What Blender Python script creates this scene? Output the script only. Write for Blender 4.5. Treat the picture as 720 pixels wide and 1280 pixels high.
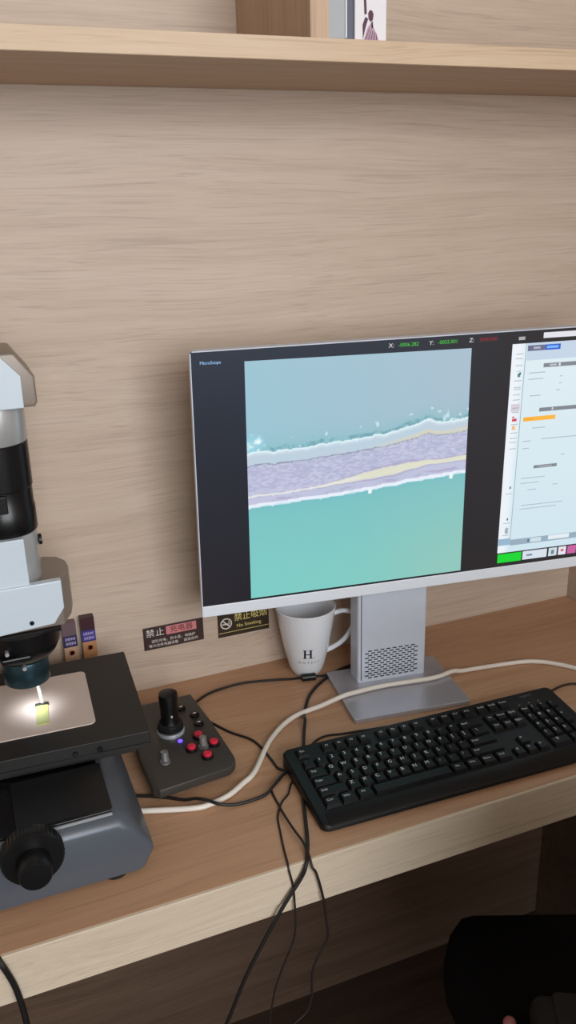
import bpy, bmesh, math, random
from mathutils import Vector, Matrix
PI = math.pi
random.seed(7)
for o in list(bpy.data.objects):
    bpy.data.objects.remove(o)
scn = bpy.context.scene
COL = scn.collection
Z0 = 0.78                     # desk top height; all heights below are measured from the desk top

# ------------------------------------------------------------------ camera, world, lights, exposure
def make_camera():
    yaw, pitch, roll, f = 0.37400, 0.34700, -0.02600, 1069.05
    cy, sy, cp, sp = math.cos(yaw), math.sin(yaw), math.cos(pitch), math.sin(pitch)
    fw = Vector((sy*cp, cy*cp, -sp)); r = Vector((cy, -sy, 0)); u = r.cross(fw)
    cr, sr = math.cos(roll), math.sin(roll)
    r2 = r*cr + u*sr; u2 = u*cr - r*sr
    cam = bpy.data.cameras.new('camera'); cam.sensor_fit = 'VERTICAL'; cam.sensor_height = 36
    cam.lens = f*36/1280; cam.clip_start = .02
    o = bpy.data.objects.new('camera', cam); COL.objects.link(o)
    m = Matrix((r2, u2, -fw)).transposed().to_4x4()
    m.translation = Vector((-0.232, -1.240, 0.753+Z0)); o.matrix_world = m
    scn.camera = o
make_camera()
w = bpy.data.worlds.new('room_light'); scn.world = w; w.use_nodes = True
w.node_tree.nodes['Background'].inputs[0].default_value = (1.0, .86, .74, 1)
w.node_tree.nodes['Background'].inputs[1].default_value = .30
def area(name, loc, target, sx, sy, power, col):
    l = bpy.data.lights.new(name, 'AREA'); l.shape = 'RECTANGLE'; l.size = sx; l.size_y = sy
    l.energy = power; l.color = col
    o = bpy.data.objects.new(name, l); COL.objects.link(o); o.location = loc
    o.rotation_euler = (Vector(target)-Vector(loc)).to_track_quat('-Z', 'Y').to_euler()
area('window_daylight', (.20, -3.2, 1.80), (.1, 0, 1.1), 1.9, 1.3, 67, (.90, .95, 1.0))
area('ceiling_lamp', (.7, -2.3, 2.44), (.4, -.4, .8), 1.2, 1.2, 15, (1.0, .90, .78))
scn.view_settings.view_transform = 'Standard'; scn.view_settings.look = 'None'
scn.view_settings.exposure = 0.0; scn.view_settings.gamma = 1

# ------------------------------------------------------------------ materials
def srgb(r, g, b):
    f = lambda c: (c/255/12.92) if c/255 <= .04045 else ((c/255+.055)/1.055)**2.4
    return (f(r), f(g), f(b), 1)
def pbsdf(name):
    m = bpy.data.materials.new(name); m.use_nodes = True
    return m, m.node_tree, m.node_tree.nodes['Principled BSDF']
def mat(name, col, rough=.5, metal=0, noise=0, nscale=60, bump=0, bscale=400, coat=0, emit=None, es=0, spec=.5):
    m, nt, b = pbsdf(name)
    b.inputs['Base Color'].default_value = col; b.inputs['Roughness'].default_value = rough
    b.inputs['Metallic'].default_value = metal; b.inputs['Coat Weight'].default_value = coat
    b.inputs['Specular IOR Level'].default_value = spec
    tc = nt.nodes.new('ShaderNodeTexCoord')
    if noise:
        n = nt.nodes.new('ShaderNodeTexNoise'); n.inputs['Scale'].default_value = nscale; n.inputs['Detail'].default_value = 3
        nt.links.new(tc.outputs['Object'], n.inputs['Vector'])
        r = nt.nodes.new('ShaderNodeMapRange'); r.inputs['To Min'].default_value = 1-noise; r.inputs['To Max'].default_value = 1+noise
        nt.links.new(n.outputs['Fac'], r.inputs['Value'])
        mx = nt.nodes.new('ShaderNodeVectorMath'); mx.operation = 'SCALE'; mx.inputs[0].default_value = col[:3]
        nt.links.new(r.outputs[0], mx.inputs['Scale']); nt.links.new(mx.outputs[0], b.inputs['Base Color'])
    if bump:
        n = nt.nodes.new('ShaderNodeTexNoise'); n.inputs['Scale'].default_value = bscale; n.inputs['Detail'].default_value = 2
        nt.links.new(tc.outputs['Object'], n.inputs['Vector'])
        bp = nt.nodes.new('ShaderNodeBump'); bp.inputs['Strength'].default_value = bump; bp.inputs['Distance'].default_value = .001
        nt.links.new(n.outputs['Fac'], bp.inputs['Height']); nt.links.new(bp.outputs[0], b.inputs['Normal'])
    if emit:
        b.inputs['Emission Color'].default_value = emit; b.inputs['Emission Strength'].default_value = es
    return m
def wood(name, dark, mid, light, axis='X', rough=.45, fine=1.0, seed=0.0, contrast=1.0):
    """wood-print laminate: long streaks along one axis, a slow drift of tone and a few cathedral figures"""
    m, nt, b = pbsdf(name); N = nt.nodes.new; L = nt.links.new
    tc = N('ShaderNodeTexCoord')
    def mapped(along, across):
        mp = N('ShaderNodeMapping'); mp.inputs['Location'].default_value = (seed, seed*1.7, seed*.6)
        s = {'X': (along, across, across), 'Y': (across, along, across), 'Z': (across, across, along)}[axis]
        mp.inputs['Scale'].default_value = s; return mp
    wn = N('ShaderNodeTexNoise'); wn.inputs['Scale'].default_value = 1; wn.inputs['Detail'].default_value = 2
    mw = mapped(1.6, 5); L(tc.outputs['Object'], mw.inputs[0]); L(mw.outputs[0], wn.inputs['Vector'])
    sc = N('ShaderNodeVectorMath'); sc.operation = 'SCALE'; sc.inputs['Scale'].default_value = .055
    L(wn.outputs['Color'], sc.inputs[0])
    ad = N('ShaderNodeVectorMath'); L(tc.outputs['Object'], ad.inputs[0]); L(sc.outputs[0], ad.inputs[1])
    def streak(along, across, detail, rough_=.6):
        mp = mapped(along, across); L(ad.outputs[0], mp.inputs[0])
        n = N('ShaderNodeTexNoise'); n.inputs['Scale'].default_value = 1; n.inputs['Detail'].default_value = detail
        n.inputs['Roughness'].default_value = rough_; L(mp.outputs[0], n.inputs['Vector']); return n.outputs['Fac']
    a = streak(.9, 16*fine, 2); c = streak(2.6, 80*fine, 4, .68); d = streak(8, 330*fine, 3, .7)
    def mathn(op, x, y):
        n = N('ShaderNodeMath'); n.operation = op
        for i, v in enumerate((x, y)):
            if isinstance(v, (int, float)): n.inputs[i].default_value = v
            else: L(v, n.inputs[i])
        return n.outputs[0]
    s = mathn('ADD', mathn('MULTIPLY', a, .32), mathn('ADD', mathn('MULTIPLY', c, .36), mathn('MULTIPLY', d, .32)))
    cr = N('ShaderNodeValToRGB'); e = cr.color_ramp
    h = .5
    e.elements[0].position = h-.16/contrast; e.elements[0].color = dark
    e.elements[1].position = h+.15/contrast; e.elements[1].color = light
    k = e.elements.new(h-.02); k.color = mid
    L(s, cr.inputs[0]); L(cr.outputs[0], b.inputs['Base Color'])
    b.inputs['Roughness'].default_value = rough; b.inputs['Specular IOR Level'].default_value = .35
    pore = streak(5.5, 300*fine, 2, .5)
    pr_ = N('ShaderNodeMapRange'); pr_.inputs['From Min'].default_value = .30; pr_.inputs['From Max'].default_value = .44
    pr_.inputs['To Min'].default_value = 1-.17*contrast; pr_.inputs['To Max'].default_value = 1.0; L(pore, pr_.inputs['Value'])
    pm = N('ShaderNodeVectorMath'); pm.operation = 'SCALE'; L(cr.outputs[0], pm.inputs[0]); L(pr_.outputs[0], pm.inputs['Scale'])
    L(pm.outputs[0], b.inputs['Base Color'])
    bp = N('ShaderNodeBump'); bp.inputs['Strength'].default_value = .12; bp.inputs['Distance'].default_value = .0006
    L(d, bp.inputs['Height']); L(bp.outputs[0], b.inputs['Normal'])
    return m
def emission_attr(name, strength=1.0):
    m, nt, b = pbsdf(name)
    b.inputs['Base Color'].default_value = (.012, .012, .014, 1); b.inputs['Roughness'].default_value = .28
    at = nt.nodes.new('ShaderNodeAttribute'); at.attribute_name = 'pixel'
    nt.links.new(at.outputs['Color'], b.inputs['Emission Color']); b.inputs['Emission Strength'].default_value = strength
    return m

M = {}
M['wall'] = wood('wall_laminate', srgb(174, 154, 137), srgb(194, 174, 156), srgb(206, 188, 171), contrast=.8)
M['shadepanel'] = wood('shade_panel_laminate', srgb(76, 60, 48), srgb(92, 73, 60), srgb(106, 86, 72), seed=4.4)  # laminate darkened to stand in for the shade under the desk
M['edge'] = wood('edge_laminate', srgb(186, 168, 146), srgb(200, 184, 163), srgb(212, 198, 178), seed=3.3, fine=1.4, contrast=.7)
M['shelfedge'] = wood('shelf_edge_laminate', srgb(186, 160, 132), srgb(200, 174, 146), srgb(210, 188, 162), seed=6.3, fine=1.2, contrast=.8)
M['desk'] = wood('desk_laminate', srgb(164, 124, 95), srgb(182, 142, 111), srgb(196, 157, 127), seed=1.9, fine=.9, contrast=.8)
M['shelf'] = wood('shelf_laminate', srgb(178, 148, 120), srgb(196, 166, 138), srgb(208, 182, 156), seed=5.1)
M['dividerwood'] = wood('divider_laminate', srgb(172, 142, 116), srgb(192, 162, 136), srgb(204, 178, 152), axis='Z', seed=2.1)
M['floor'] = wood('floor_boards', srgb(52, 39, 31), srgb(62, 46, 37), srgb(74, 57, 46), seed=8, rough=.5)
M['plaster'] = mat('ceiling_paint', srgb(225, 220, 212), .8, noise=.03)
M['blackplastic'] = mat('black_plastic', srgb(11, 11, 12), .34, bump=.1, bscale=900, spec=.4)
M['keycap'] = mat('keycap_plastic', srgb(17, 17, 18), .36, bump=.08, bscale=900, spec=.22)
M['kbframe'] = mat('keyboard_frame_plastic', srgb(16, 16, 17), .42, bump=.12, bscale=700, spec=.28)
M['legend'] = mat('key_print', srgb(214, 214, 214), .6)
M['silver'] = mat('anodised_silver', srgb(206, 213, 226), .38, metal=.2, noise=.03)
M['chin'] = mat('silver_chin', srgb(228, 234, 242), .35, metal=0, noise=.02)
M['basealu'] = mat('brushed_base', srgb(178, 178, 186), .34, metal=.5, noise=.04)
M['darkslot'] = mat('dark_slot', srgb(28, 30, 34), .7)
M['bezel'] = mat('black_glass', srgb(10, 10, 12), .22)
M['screen'] = emission_attr('lcd_pixels')
M['gun'] = mat('gunmetal_paint', srgb(84, 90, 99), .36, metal=.2, noise=.06, nscale=200, bump=.08, bscale=1200)
M['whitepaint'] = mat('white_paint', srgb(198, 210, 220), .35, noise=.02)
M['greypaint'] = mat('warm_grey_paint', srgb(136, 124, 114), .4, metal=.15, noise=.03)
M['tubesilver'] = mat('satin_aluminium', srgb(200, 204, 206), .32, metal=.6)
M['blackmetal'] = mat('black_anodised', srgb(15, 16, 19), .3, metal=.2)
M['teal'] = mat('blue_black_anodised', srgb(58, 84, 94), .3, metal=.8)
M['stage'] = mat('stage_black_paint', srgb(30, 29, 28), .55, bump=.15, bscale=900)
M['plate'] = mat('pale_stage_plate', srgb(206, 190, 180), .45, noise=.03)
M['lime'] = mat('yellow_green_film', srgb(186, 192, 112), .5)
M['glass'] = mat('clear_lens', srgb(30, 40, 48), .05, metal=.3)
M['pin'] = mat('polished_pin', srgb(240, 240, 240), .2, metal=.4)
M['joybody'] = mat('dark_grey_aluminium', srgb(72, 68, 64), .45, metal=.35, noise=.05, nscale=150)
M['red'] = mat('red_button_plastic', srgb(214, 40, 66), .4)
M['led'] = mat('blue_led', srgb(60, 40, 255), .4, emit=(.12, .06, 1, 1), es=2.2)
M['knobgrey'] = mat('grey_metal', srgb(150, 150, 150), .35, metal=.6)
M['porcelain'] = mat('white_porcelain', srgb(226, 230, 236), .18, coat=.4)
M['navy'] = mat('navy_print', srgb(24, 34, 52), .5)
M['navysoft'] = mat('grey_print', srgb(96, 102, 112), .5)
M['whitecable'] = mat('white_cable_sheath', srgb(222, 214, 204), .42, bump=.1, bscale=300)
M['blackcable'] = mat('black_cable_sheath', srgb(18, 16, 16), .5)
M['browncable'] = mat('dark_brown_cable_sheath', srgb(32, 22, 20), .5)
M['signbrown'] = mat('dark_brown_sticker', srgb(58, 40, 38), .4)
M['signblack'] = mat('brown_black_sticker', srgb(50, 40, 28), .4)
M['pink'] = mat('pink_print', srgb(206, 128, 130), .5)
M['maroon'] = mat('maroon_print', srgb(96, 26, 34), .5)
M['white'] = mat('white_print', srgb(222, 214, 204), .5)
M['yellow'] = mat('pale_yellow_print', srgb(226, 208, 128), .5)
M['boxdark'] = mat('maroon_carton', srgb(60, 28, 36), .42)
M['boxgrey'] = mat('mauve_carton', srgb(104, 84, 88), .42)
M['boxblue'] = mat('violet_blue_carton', srgb(58, 48, 128), .42)
M['boxnavy'] = mat('navy_carton', srgb(44, 40, 78), .42)
M['boxtan'] = mat('tan_carton', srgb(190, 140, 96), .45, noise=.12, nscale=90)
M['boxpeach'] = mat('peach_carton', srgb(196, 160, 132), .45, noise=.1, nscale=90)
M['boxred'] = mat('rust_print', srgb(150, 70, 44), .45)
M['lilac'] = mat('lilac_print', srgb(186, 176, 214), .5)
M['bookgrey'] = mat('grey_cover', srgb(166, 170, 174), .55, noise=.03)
M['bookedge'] = mat('page_block', srgb(214, 214, 214), .7)
M['bookslate'] = mat('slate_cover', srgb(84, 90, 106), .5)
M['cartonwhite'] = mat('white_carton', srgb(226, 222, 226), .5)
M['plum'] = mat('plum_print', srgb(84, 44, 66), .6)
M['plumsoft'] = mat('pale_plum_print', srgb(178, 146, 164), .6)
M['chairfabric'] = mat('black_upholstery', srgb(10, 9, 10), .85, bump=.5, bscale=900, spec=.2)
M['pouch'] = mat('dark_grey_cloth', srgb(46, 45, 45), .8, bump=.4, bscale=500)
M['pinktag'] = mat('dusty_pink_plastic', srgb(196, 122, 128), .5)
M['rubber'] = mat('black_rubber', srgb(14, 14, 14), .8)

# ------------------------------------------------------------------ helpers
def T(x, y, z): return Vector((x, y, z+Z0))
def link(name, me, material, parent=None, loc=None, rot=None, smooth=False):
    o = bpy.data.objects.new(name, me)
    if material is not None and not me.materials: me.materials.append(material)
    COL.objects.link(o)
    if parent: o.parent = parent
    if loc is not None: o.location = loc
    if rot is not None: o.rotation_euler = rot
    if smooth:
        for p in me.polygons: p.use_smooth = True
        bm = bmesh.new(); bm.from_mesh(me)
        for e in bm.edges:
            if len(e.link_faces) == 2 and e.calc_face_angle(0) > .6: e.smooth = False
        bm.to_mesh(me); bm.free()
    return o
def obj(name, bm, material, parent=None, loc=None, rot=None, smooth=False):
    bmesh.ops.recalc_face_normals(bm, faces=bm.faces)
    me = bpy.data.meshes.new(name); bm.to_mesh(me); bm.free()
    return link(name, me, material, parent, loc, rot, smooth)
def thing(name, label, cat, loc=(0, 0, 0), rz=0, group=None):
    o = bpy.data.objects.new(name, None); COL.objects.link(o); o.empty_display_size = .02
    o.location = T(*loc); o.rotation_euler = (0, 0, rz)
    o['label'] = label; o['category'] = cat
    if group: o['group'] = group
    return o
def tag(o, label, cat, group=None):
    o['label'] = label; o['category'] = cat
    if group: o['group'] = group
    return o
def structure(o): o['kind'] = 'structure'; return o
def box(x0, x1, y0, y1, z0, z1, bev=0, seg=2):
    bm = bmesh.new()
    vs = [bm.verts.new((x, y, z)) for z in (z0, z1) for y in (y0, y1) for x in (x0, x1)]
    for f in ((0, 1, 3, 2), (4, 6, 7, 5), (0, 4, 5, 1), (2, 3, 7, 6), (0, 2, 6, 4), (1, 5, 7, 3)):
        bm.faces.new([vs[i] for i in f])
    if bev: bmesh.ops.bevel(bm, geom=bm.edges[:], offset=bev, segments=seg, profile=.5, affect='EDGES')
    return bm
def prism(pts, a, b, axis='Z', bev=0, seg=2, top_inset=0):
    """polygon extruded along an axis; X: pts are (y,z), Y: pts are (x,z), Z: pts are (x,y)"""
    bm = bmesh.new()
    def P(p, t):
        return {'Z': (p[0], p[1], t), 'Y': (p[0], t, p[1]), 'X': (t, p[0], p[1])}[axis]
    c = (sum(p[0] for p in pts)/len(pts), sum(p[1] for p in pts)/len(pts))
    q = pts
    if top_inset: q = [(p[0]+(c[0]-p[0])*top_inset, p[1]+(c[1]-p[1])*top_inset) for p in pts]
    A = [bm.verts.new(P(p, a)) for p in pts]; B = [bm.verts.new(P(p, b)) for p in q]
    n = len(pts)
    f1 = bm.faces.new(A); f2 = bm.faces.new(list(reversed(B)))
    for i in range(n): bm.faces.new((A[i], B[i], B[(i+1) % n], A[(i+1) % n]))
    bmesh.ops.recalc_face_normals(bm, faces=bm.faces)
    if bev: bmesh.ops.bevel(bm, geom=list(set(f1.edges[:]+f2.edges[:])), offset=bev, segments=seg, profile=.5, affect='EDGES')
    return bm
def rrect(x0, x1, y0, y1, r, n=5):
    pts = []
    for cx, cy, a0 in ((x1-r, y1-r, 0), (x0+r, y1-r, 90), (x0+r, y0+r, 180), (x1-r, y0+r, 270)):
        for i in range(n+1):
            a = math.radians(a0+90*i/n); pts.append((cx+r*math.cos(a), cy+r*math.sin(a)))
    return pts
def lathe(profile, n=32, axis='Z', cap=True, cx=0, cy=0, cz=0):
    """profile: list of (radius, t)"""
    bm = bmesh.new(); rings = []
    for r, t in profile:
        ring = []
        for i in range(n):
            a = 2*PI*i/n; u, v = r*math.cos(a), r*math.sin(a)
            p = {'Z': (u, v, t), 'Y': (u, t, v), 'X': (t, u, v)}[axis]
            ring.append(bm.verts.new((p[0]+cx, p[1]+cy, p[2]+cz)))
        rings.append(ring)
    for A, B in zip(rings, rings[1:]):
        for i in range(n): bm.faces.new((A[i], A[(i+1) % n], B[(i+1) % n], B[i]))
    if cap: bm.faces.new(list(reversed(rings[0]))); bm.faces.new(rings[-1])
    return bm
def smooth_path(pts, k=6):
    P = [Vector(p) for p in pts]; out = []
    for i in range(len(P)-1):
        p0 = P[max(i-1, 0)]; p1 = P[i]; p2 = P[i+1]; p3 = P[min(i+2, len(P)-1)]
        for j in range(k):
            t = j/k
            out.append(.5*((2*p1)+(p2-p0)*t+(2*p0-5*p1+4*p2-p3)*t*t+(3*p1-p0-3*p2+p3)*t**3))
    out.append(P[-1]); return out
def tube(pts, r, n=10, k=6, sm=True):
    path = smooth_path(pts, k) if sm else [Vector(p) for p in pts]
    bm = bmesh.new(); rings = []; ref = None
    for i, p in enumerate(path):
        d = (path[min(i+1, len(path)-1)]-path[max(i-1, 0)]).normalized()
        if ref is None:
            ref = d.orthogonal().normalized()
        else:
            ref = (ref-d*ref.dot(d)).normalized()
        s = d.cross(ref)
        rr = r(i/(len(path)-1)) if callable(r) else r
        rings.append([bm.verts.new(p+ref*rr*math.cos(2*PI*j/n)+s*rr*math.sin(2*PI*j/n)) for j in range(n)])
    for A, B in zip(rings, rings[1:]):
        for j in range(n): bm.faces.new((A[j], A[(j+1) % n], B[(j+1) % n], B[j]))
    bm.faces.new(list(reversed(rings[0]))); bm.faces.new(rings[-1])
    return bm
def disc(r, n=24, x=0, y=0, z=0, h=.0005):
    return lathe([(r, z), (r, z+h)], n, cx=x, cy=y)

# text: every string is typeset once, meshes shared by string
_texts = {}
def prepare_texts(items):
    """items: (key, string, size, spacing)"""
    tmp = []
    for key, s, size, sp, res in items:
        if key in _texts: continue
        cu = bpy.data.curves.new('writing', 'FONT'); cu.body = s; cu.size = size; cu.resolution_u = res
        cu.align_x = 'CENTER'; cu.align_y = 'CENTER'; cu.space_character = sp
        o = bpy.data.objects.new('writing', cu); COL.objects.link(o); tmp.append((key, o)); _texts[key] = None
    dg = bpy.context.evaluated_depsgraph_get(); dg.update()
    for key, o in tmp:
        me = bpy.data.meshes.new_from_object(o.evaluated_get(dg)); me.materials.clear(); _texts[key] = me
    for key, o in tmp:
        cu = o.data; bpy.data.objects.remove(o); bpy.data.curves.remove(cu)
def text(key, material, parent, loc, rot=(0, 0, 0), name='lettering', bold=0):
    me = _texts[key]
    if me.materials and me.materials[0] is not material: me = me.copy(); me.materials.clear()
    return link(name, me, material, parent, loc, rot)

KEYROWS = [
 # (row y from the front in units, list of (width, legend)); None = gap
 (0.5, [(1.25, 'Ctrl'), (1.25, 'Win'), (1.25, 'Alt'), (6.25, ''), (1.25, 'Alt'), (1.25, 'Win'), (1.25, 'Menu'), (1.25, 'Ctrl')]),
 (1.5, [(2.25, 'Shift')]+[(1, c) for c in 'ZXCVBNM,./']+[(2.75, 'Shift')]),
 (2.5, [(1.75, 'Caps')]+[(1, c) for c in "ASDFGHJKL;'"]+[(2.25, 'Enter')]),
 (3.5, [(1.5, 'Tab')]+[(1, c) for c in 'QWERTYUIOP[]']+[(1.5, '\\')]),
 (4.5, [(1, c) for c in '`1234567890-=']+[(2, 'Back')]),
]
FROW = [('Esc', 0)]+[('F%d' % (i+1), 2+i+(.5 if i > 3 else 0)+(.5 if i > 7 else 0)) for i in range(12)]
words = set()
for _, r in KEYROWS:
    for _, s in r:
        if s: words.add(s)
words |= {s for s, _ in FROW} | {'PrtSc', 'ScrLk', 'Pause', 'Ins', 'Home', 'PgUp', 'Del', 'End', 'PgDn', 'Num', '+', '*', '^', '<', '>', 'v'}
items = [('key'+s, s, .0080 if len(s) == 1 else .0052, 1, 2) for s in words]
items += [('jz', '禁止', .0150, 1.12, 3), ('cdq', '充电器', .0128, 1.05, 3), ('small1', '请勿充电、热水壶、电磁炉', .0062, 1, 1), ('small2', '等大功率电器设备', .0062, 1, 1), ('small3', '谢谢合作', .0062, 1, 1),
          ('jzxy', '禁止吸烟', .0150, 1.0, 3), ('nosmoking', 'No Smoking', .0088, 1.0, 3),
          ('H', 'H.', .020, 1.0, 4), ('hotels', 'HOTELS', .0066, 1.75, 3),
          ('X:', 'X:', .0085, 1, 2), ('Y:', 'Y:', .0085, 1, 2), ('Z:', 'Z:', .0085, 1, 2), ('xv', '-0006.282', .0075, 1, 2), ('yv', '-0055.001', .0075, 1, 2), ('zv', '0000.000', .0075, 1, 2),
          ('kblogo', 'logitech', .0066, 1, 2), ('mw', 'MicroScope', .0062, .95, 2)]
prepare_texts(items)

# ------------------------------------------------------------------ room shell
XL, XR = -1.7, .849
structure(obj('wall_back', box(XL, XR+.1, 0, .1, -Z0, 1.72), M['wall'], loc=T(0, 0, 0)))
structure(obj('wall_right', box(XR, XR+.1, -2.0, 0, -Z0, 1.72), M['wall'], loc=T(0, 0, 0)))
structure(obj('floor', box(XL, XR+.1, -3.6, .1, -Z0-.1, -Z0), M['floor'], loc=T(0, 0, 0)))
structure(obj('ceiling', box(XL, XR+.1, -3.6, .1, 1.72, 1.8), M['plaster'], loc=T(0, 0, 0)))

# ------------------------------------------------------------------ desk
D, TH = .469, .070
t = thing('desk', 'long wood-print built-in desk with a pale front edge, under the monitor', 'desk', (0, 0, -Z0))
obj('desktop', box(XL+.02, XR-.002, -D+.004, -.001, Z0-.03, Z0), M['desk'], t)
obj('front_edge', box(XL+.02, XR-.002, -D, -D+.022, Z0-.0530, Z0-.0004, .0012), M['edge'], t)
obj('lower_lip', box(XL+.02, XR-.002, -D+.0025, -D+.028, Z0-TH, Z0-.0540, .0008), M['edge'], t)
obj('shade_back_panel', box(XL+.046, XR-.002, -.020, -.002, 0, Z0-.031), M['shadepanel'], t)  # added over the lower wall, shade is put into its dark colour
obj('shade_end_panel', box(XR-.022, XR-.002, -D+.03, -.021, 0, Z0-.031), M['shadepanel'], t)  # added dark sheet for the shade at the right, below the desktop
obj('side_panel', box(XL+.02, XL+.045, -D+.02, -.002, 0, Z0-.03), M['wall'], t)

# ------------------------------------------------------------------ wall shelf and what stands on it
ZS, DS, TS = .902, .252, .024
t = thing('wall_shelf', 'wood-print shelf with a pale front edge running along the wall', 'shelf', (0, 0, ZS))
obj('shelf_board', box(XL+.02, XR-.002, -DS+.001, -.001, 0, TS), M['shelf'], t)
obj('edge_band', box(XL+.02, XR-.002, -DS-.001, -DS+.001, .0003, TS-.0003, .0004), M['shelfedge'], t)
obj('divider', box(.198, .2205, -DS+.001, -.001, TS, TS+.36), M['dividerwood'], t)
zt = ZS+TS
b = thing('book', 'light grey book standing upright against the shelf divider', 'book', (.2335, -.245, zt))
obj('cover', box(-.0125, .0105, 0, .15, 0, .215, .0015), M['bookgrey'], b)
obj('page_edge', box(.0107, .0128, .0005, .148, .002, .212), M['bookedge'], b)
b = thing('book', 'slim slate blue book between the grey book and the white carton', 'book', (.2505, -.243, zt))
obj('cover', box(-.0040, .0045, 0, .15, 0, .205, .001), M['bookslate'], b)
b = thing('carton', 'white carton printed with a plum figure raising a torch', 'box', (.2775, -.246, zt))
obj('body', box(-.0220, .0185, 0, .09, 0, .17, .0012), M['cartonwhite'], b)
def flat(polys):
    bm = bmesh.new()
    for p in polys: bm.faces.new([bm.verts.new((x, -.0004, z)) for x, z in p])
    return bm
fx = -.010
fig = obj('printed_figure', flat([
    [(fx-.0015, .050), (fx+.0015, .050), (fx+.0028, .027), (fx-.0002, .026)],           # raised arm
    [(fx-.0035, .050), (fx+.0030, .050), (fx+.0020, .056), (fx-.002, .056)],             # torch
    [(fx-.0012, .056), (fx+.0012, .056), (fx, .063)],
    [(fx+.0045, .0275), (fx+.0065, .031), (fx+.0095, .0305), (fx+.0115, .027), (fx+.0105, .021), (fx+.0075, .019), (fx+.005, .022)],
    [(fx-.002, .001), (fx-.0025, .016), (fx+.001, .024), (fx+.0045, .022), (fx+.001, .012)],
    [(fx+.0085, .019), (fx+.0105, .020), (fx+.011, .014), (fx+.009, .012)]]), M['plum'], b)
obj('printed_robe', flat([[(fx-.001, .0), (fx+.004, .013), (fx+.0085, .0185), (fx+.0125, .012), (fx+.0175, .003), (fx+.0178, .0)]]), M['plumsoft'], b)
obj('printed_folds', flat([[(fx+.001+.0035*i, .001), (fx+.0019+.0035*i, .001), (fx+.0062+.0022*i, .012-.001*i), (fx+.0057+.0022*i, .012-.001*i)] for i in range(5)]), M['plum'], b).location.y = -.0003

# ------------------------------------------------------------------ monitor
myaw, mtilt = -.126, -.0948
mon = thing('monitor', 'silver computer monitor showing a magnified fibre on a teal field', 'monitor', (.375, -.158, 0), myaw)
Rm = Matrix.Rotation(-myaw, 4, 'Z')
pb = Rm @ (Vector((.0657, -.1197, .1718))-Vector((.375, -.158, 0)))    # lower left corner of the panel, in the monitor's frame
MW, MH, CH = .692, .4045, .0188
def panel(name, bm, material, dz=0, parent=mon):
    # panel frame: x to the right, z up, -y out of the screen
    o = obj(name, bm, material, parent, pb, (TILT, 0, 0)); return o
TILT = -mtilt        # positive x rotation leans the top towards the viewer
panel('back_shell', prism(rrect(0, MW, 0, MH, .006), .0015, .011, 'Y', .0012), M['silver'])
panel('rear_housing', box(.17, MW-.17, .011, .030, .05, .30, .006), M['silver'])
# rim: four thin bars around the glass
bm = bmesh.new()
for x0, x1, z0, z1 in ((0, .0016, .002, MH-.003), (MW-.0016, MW, .002, MH-.003), (.003, MW-.003, MH-.0016, MH)):
    q = box(x0, x1, -.0008, .003, z0, z1); me = bpy.data.meshes.new('tmp'); q.to_mesh(me); q.free(); bm.from_mesh(me); bpy.data.meshes.remove(me)
panel('rim', bm, M['silver'])
panel('chin', box(0.0003, MW-.0003, -.0012, .006, 0, CH, .0012), M['chin'])
panel('bezel', box(.0016, MW-.0016, -.0002, .0015, CH, MH-.0016), M['bezel'])

# picture on the LCD: a fine grid whose corners carry the displayed colours
def s2l(c): return (c/12.92) if c <= .04045 else ((c+.055)/1.055)**2.4
def L3(r, g, b): return (s2l(r/255), s2l(g/255), s2l(b/255))
def hash2(i, j):
    n = math.sin(i*127.1+j*311.7)*43758.5453; return n-math.floor(n)
def vnoise(x, y):
    i, j = math.floor(x), math.floor(y); fx_, fy_ = x-i, y-j
    fx_ = fx_*fx_*(3-2*fx_); fy_ = fy_*fy_*(3-2*fy_)
    a, b_, c, d = hash2(i, j), hash2(i+1, j), hash2(i, j+1), hash2(i+1, j+1)
    return a+(b_-a)*fx_+(c-a)*fy_+(a-b_-c+d)*fx_*fy_
def fbm(x, y, o=3):
    s, a = 0, .5
    for _ in range(o): s += a*vnoise(x, y); x, y, a = x*2.03+7, y*2.03+3, a*.5
    return s
def mixc(a, b, t): t = max(0, min(1, t)); return tuple(p+(q-p)*t for p, q in zip(a, b))
def sst(a, b, x): t = max(0, min(1, (x-a)/(b-a))); return t*t*(3-2*t)
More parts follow.
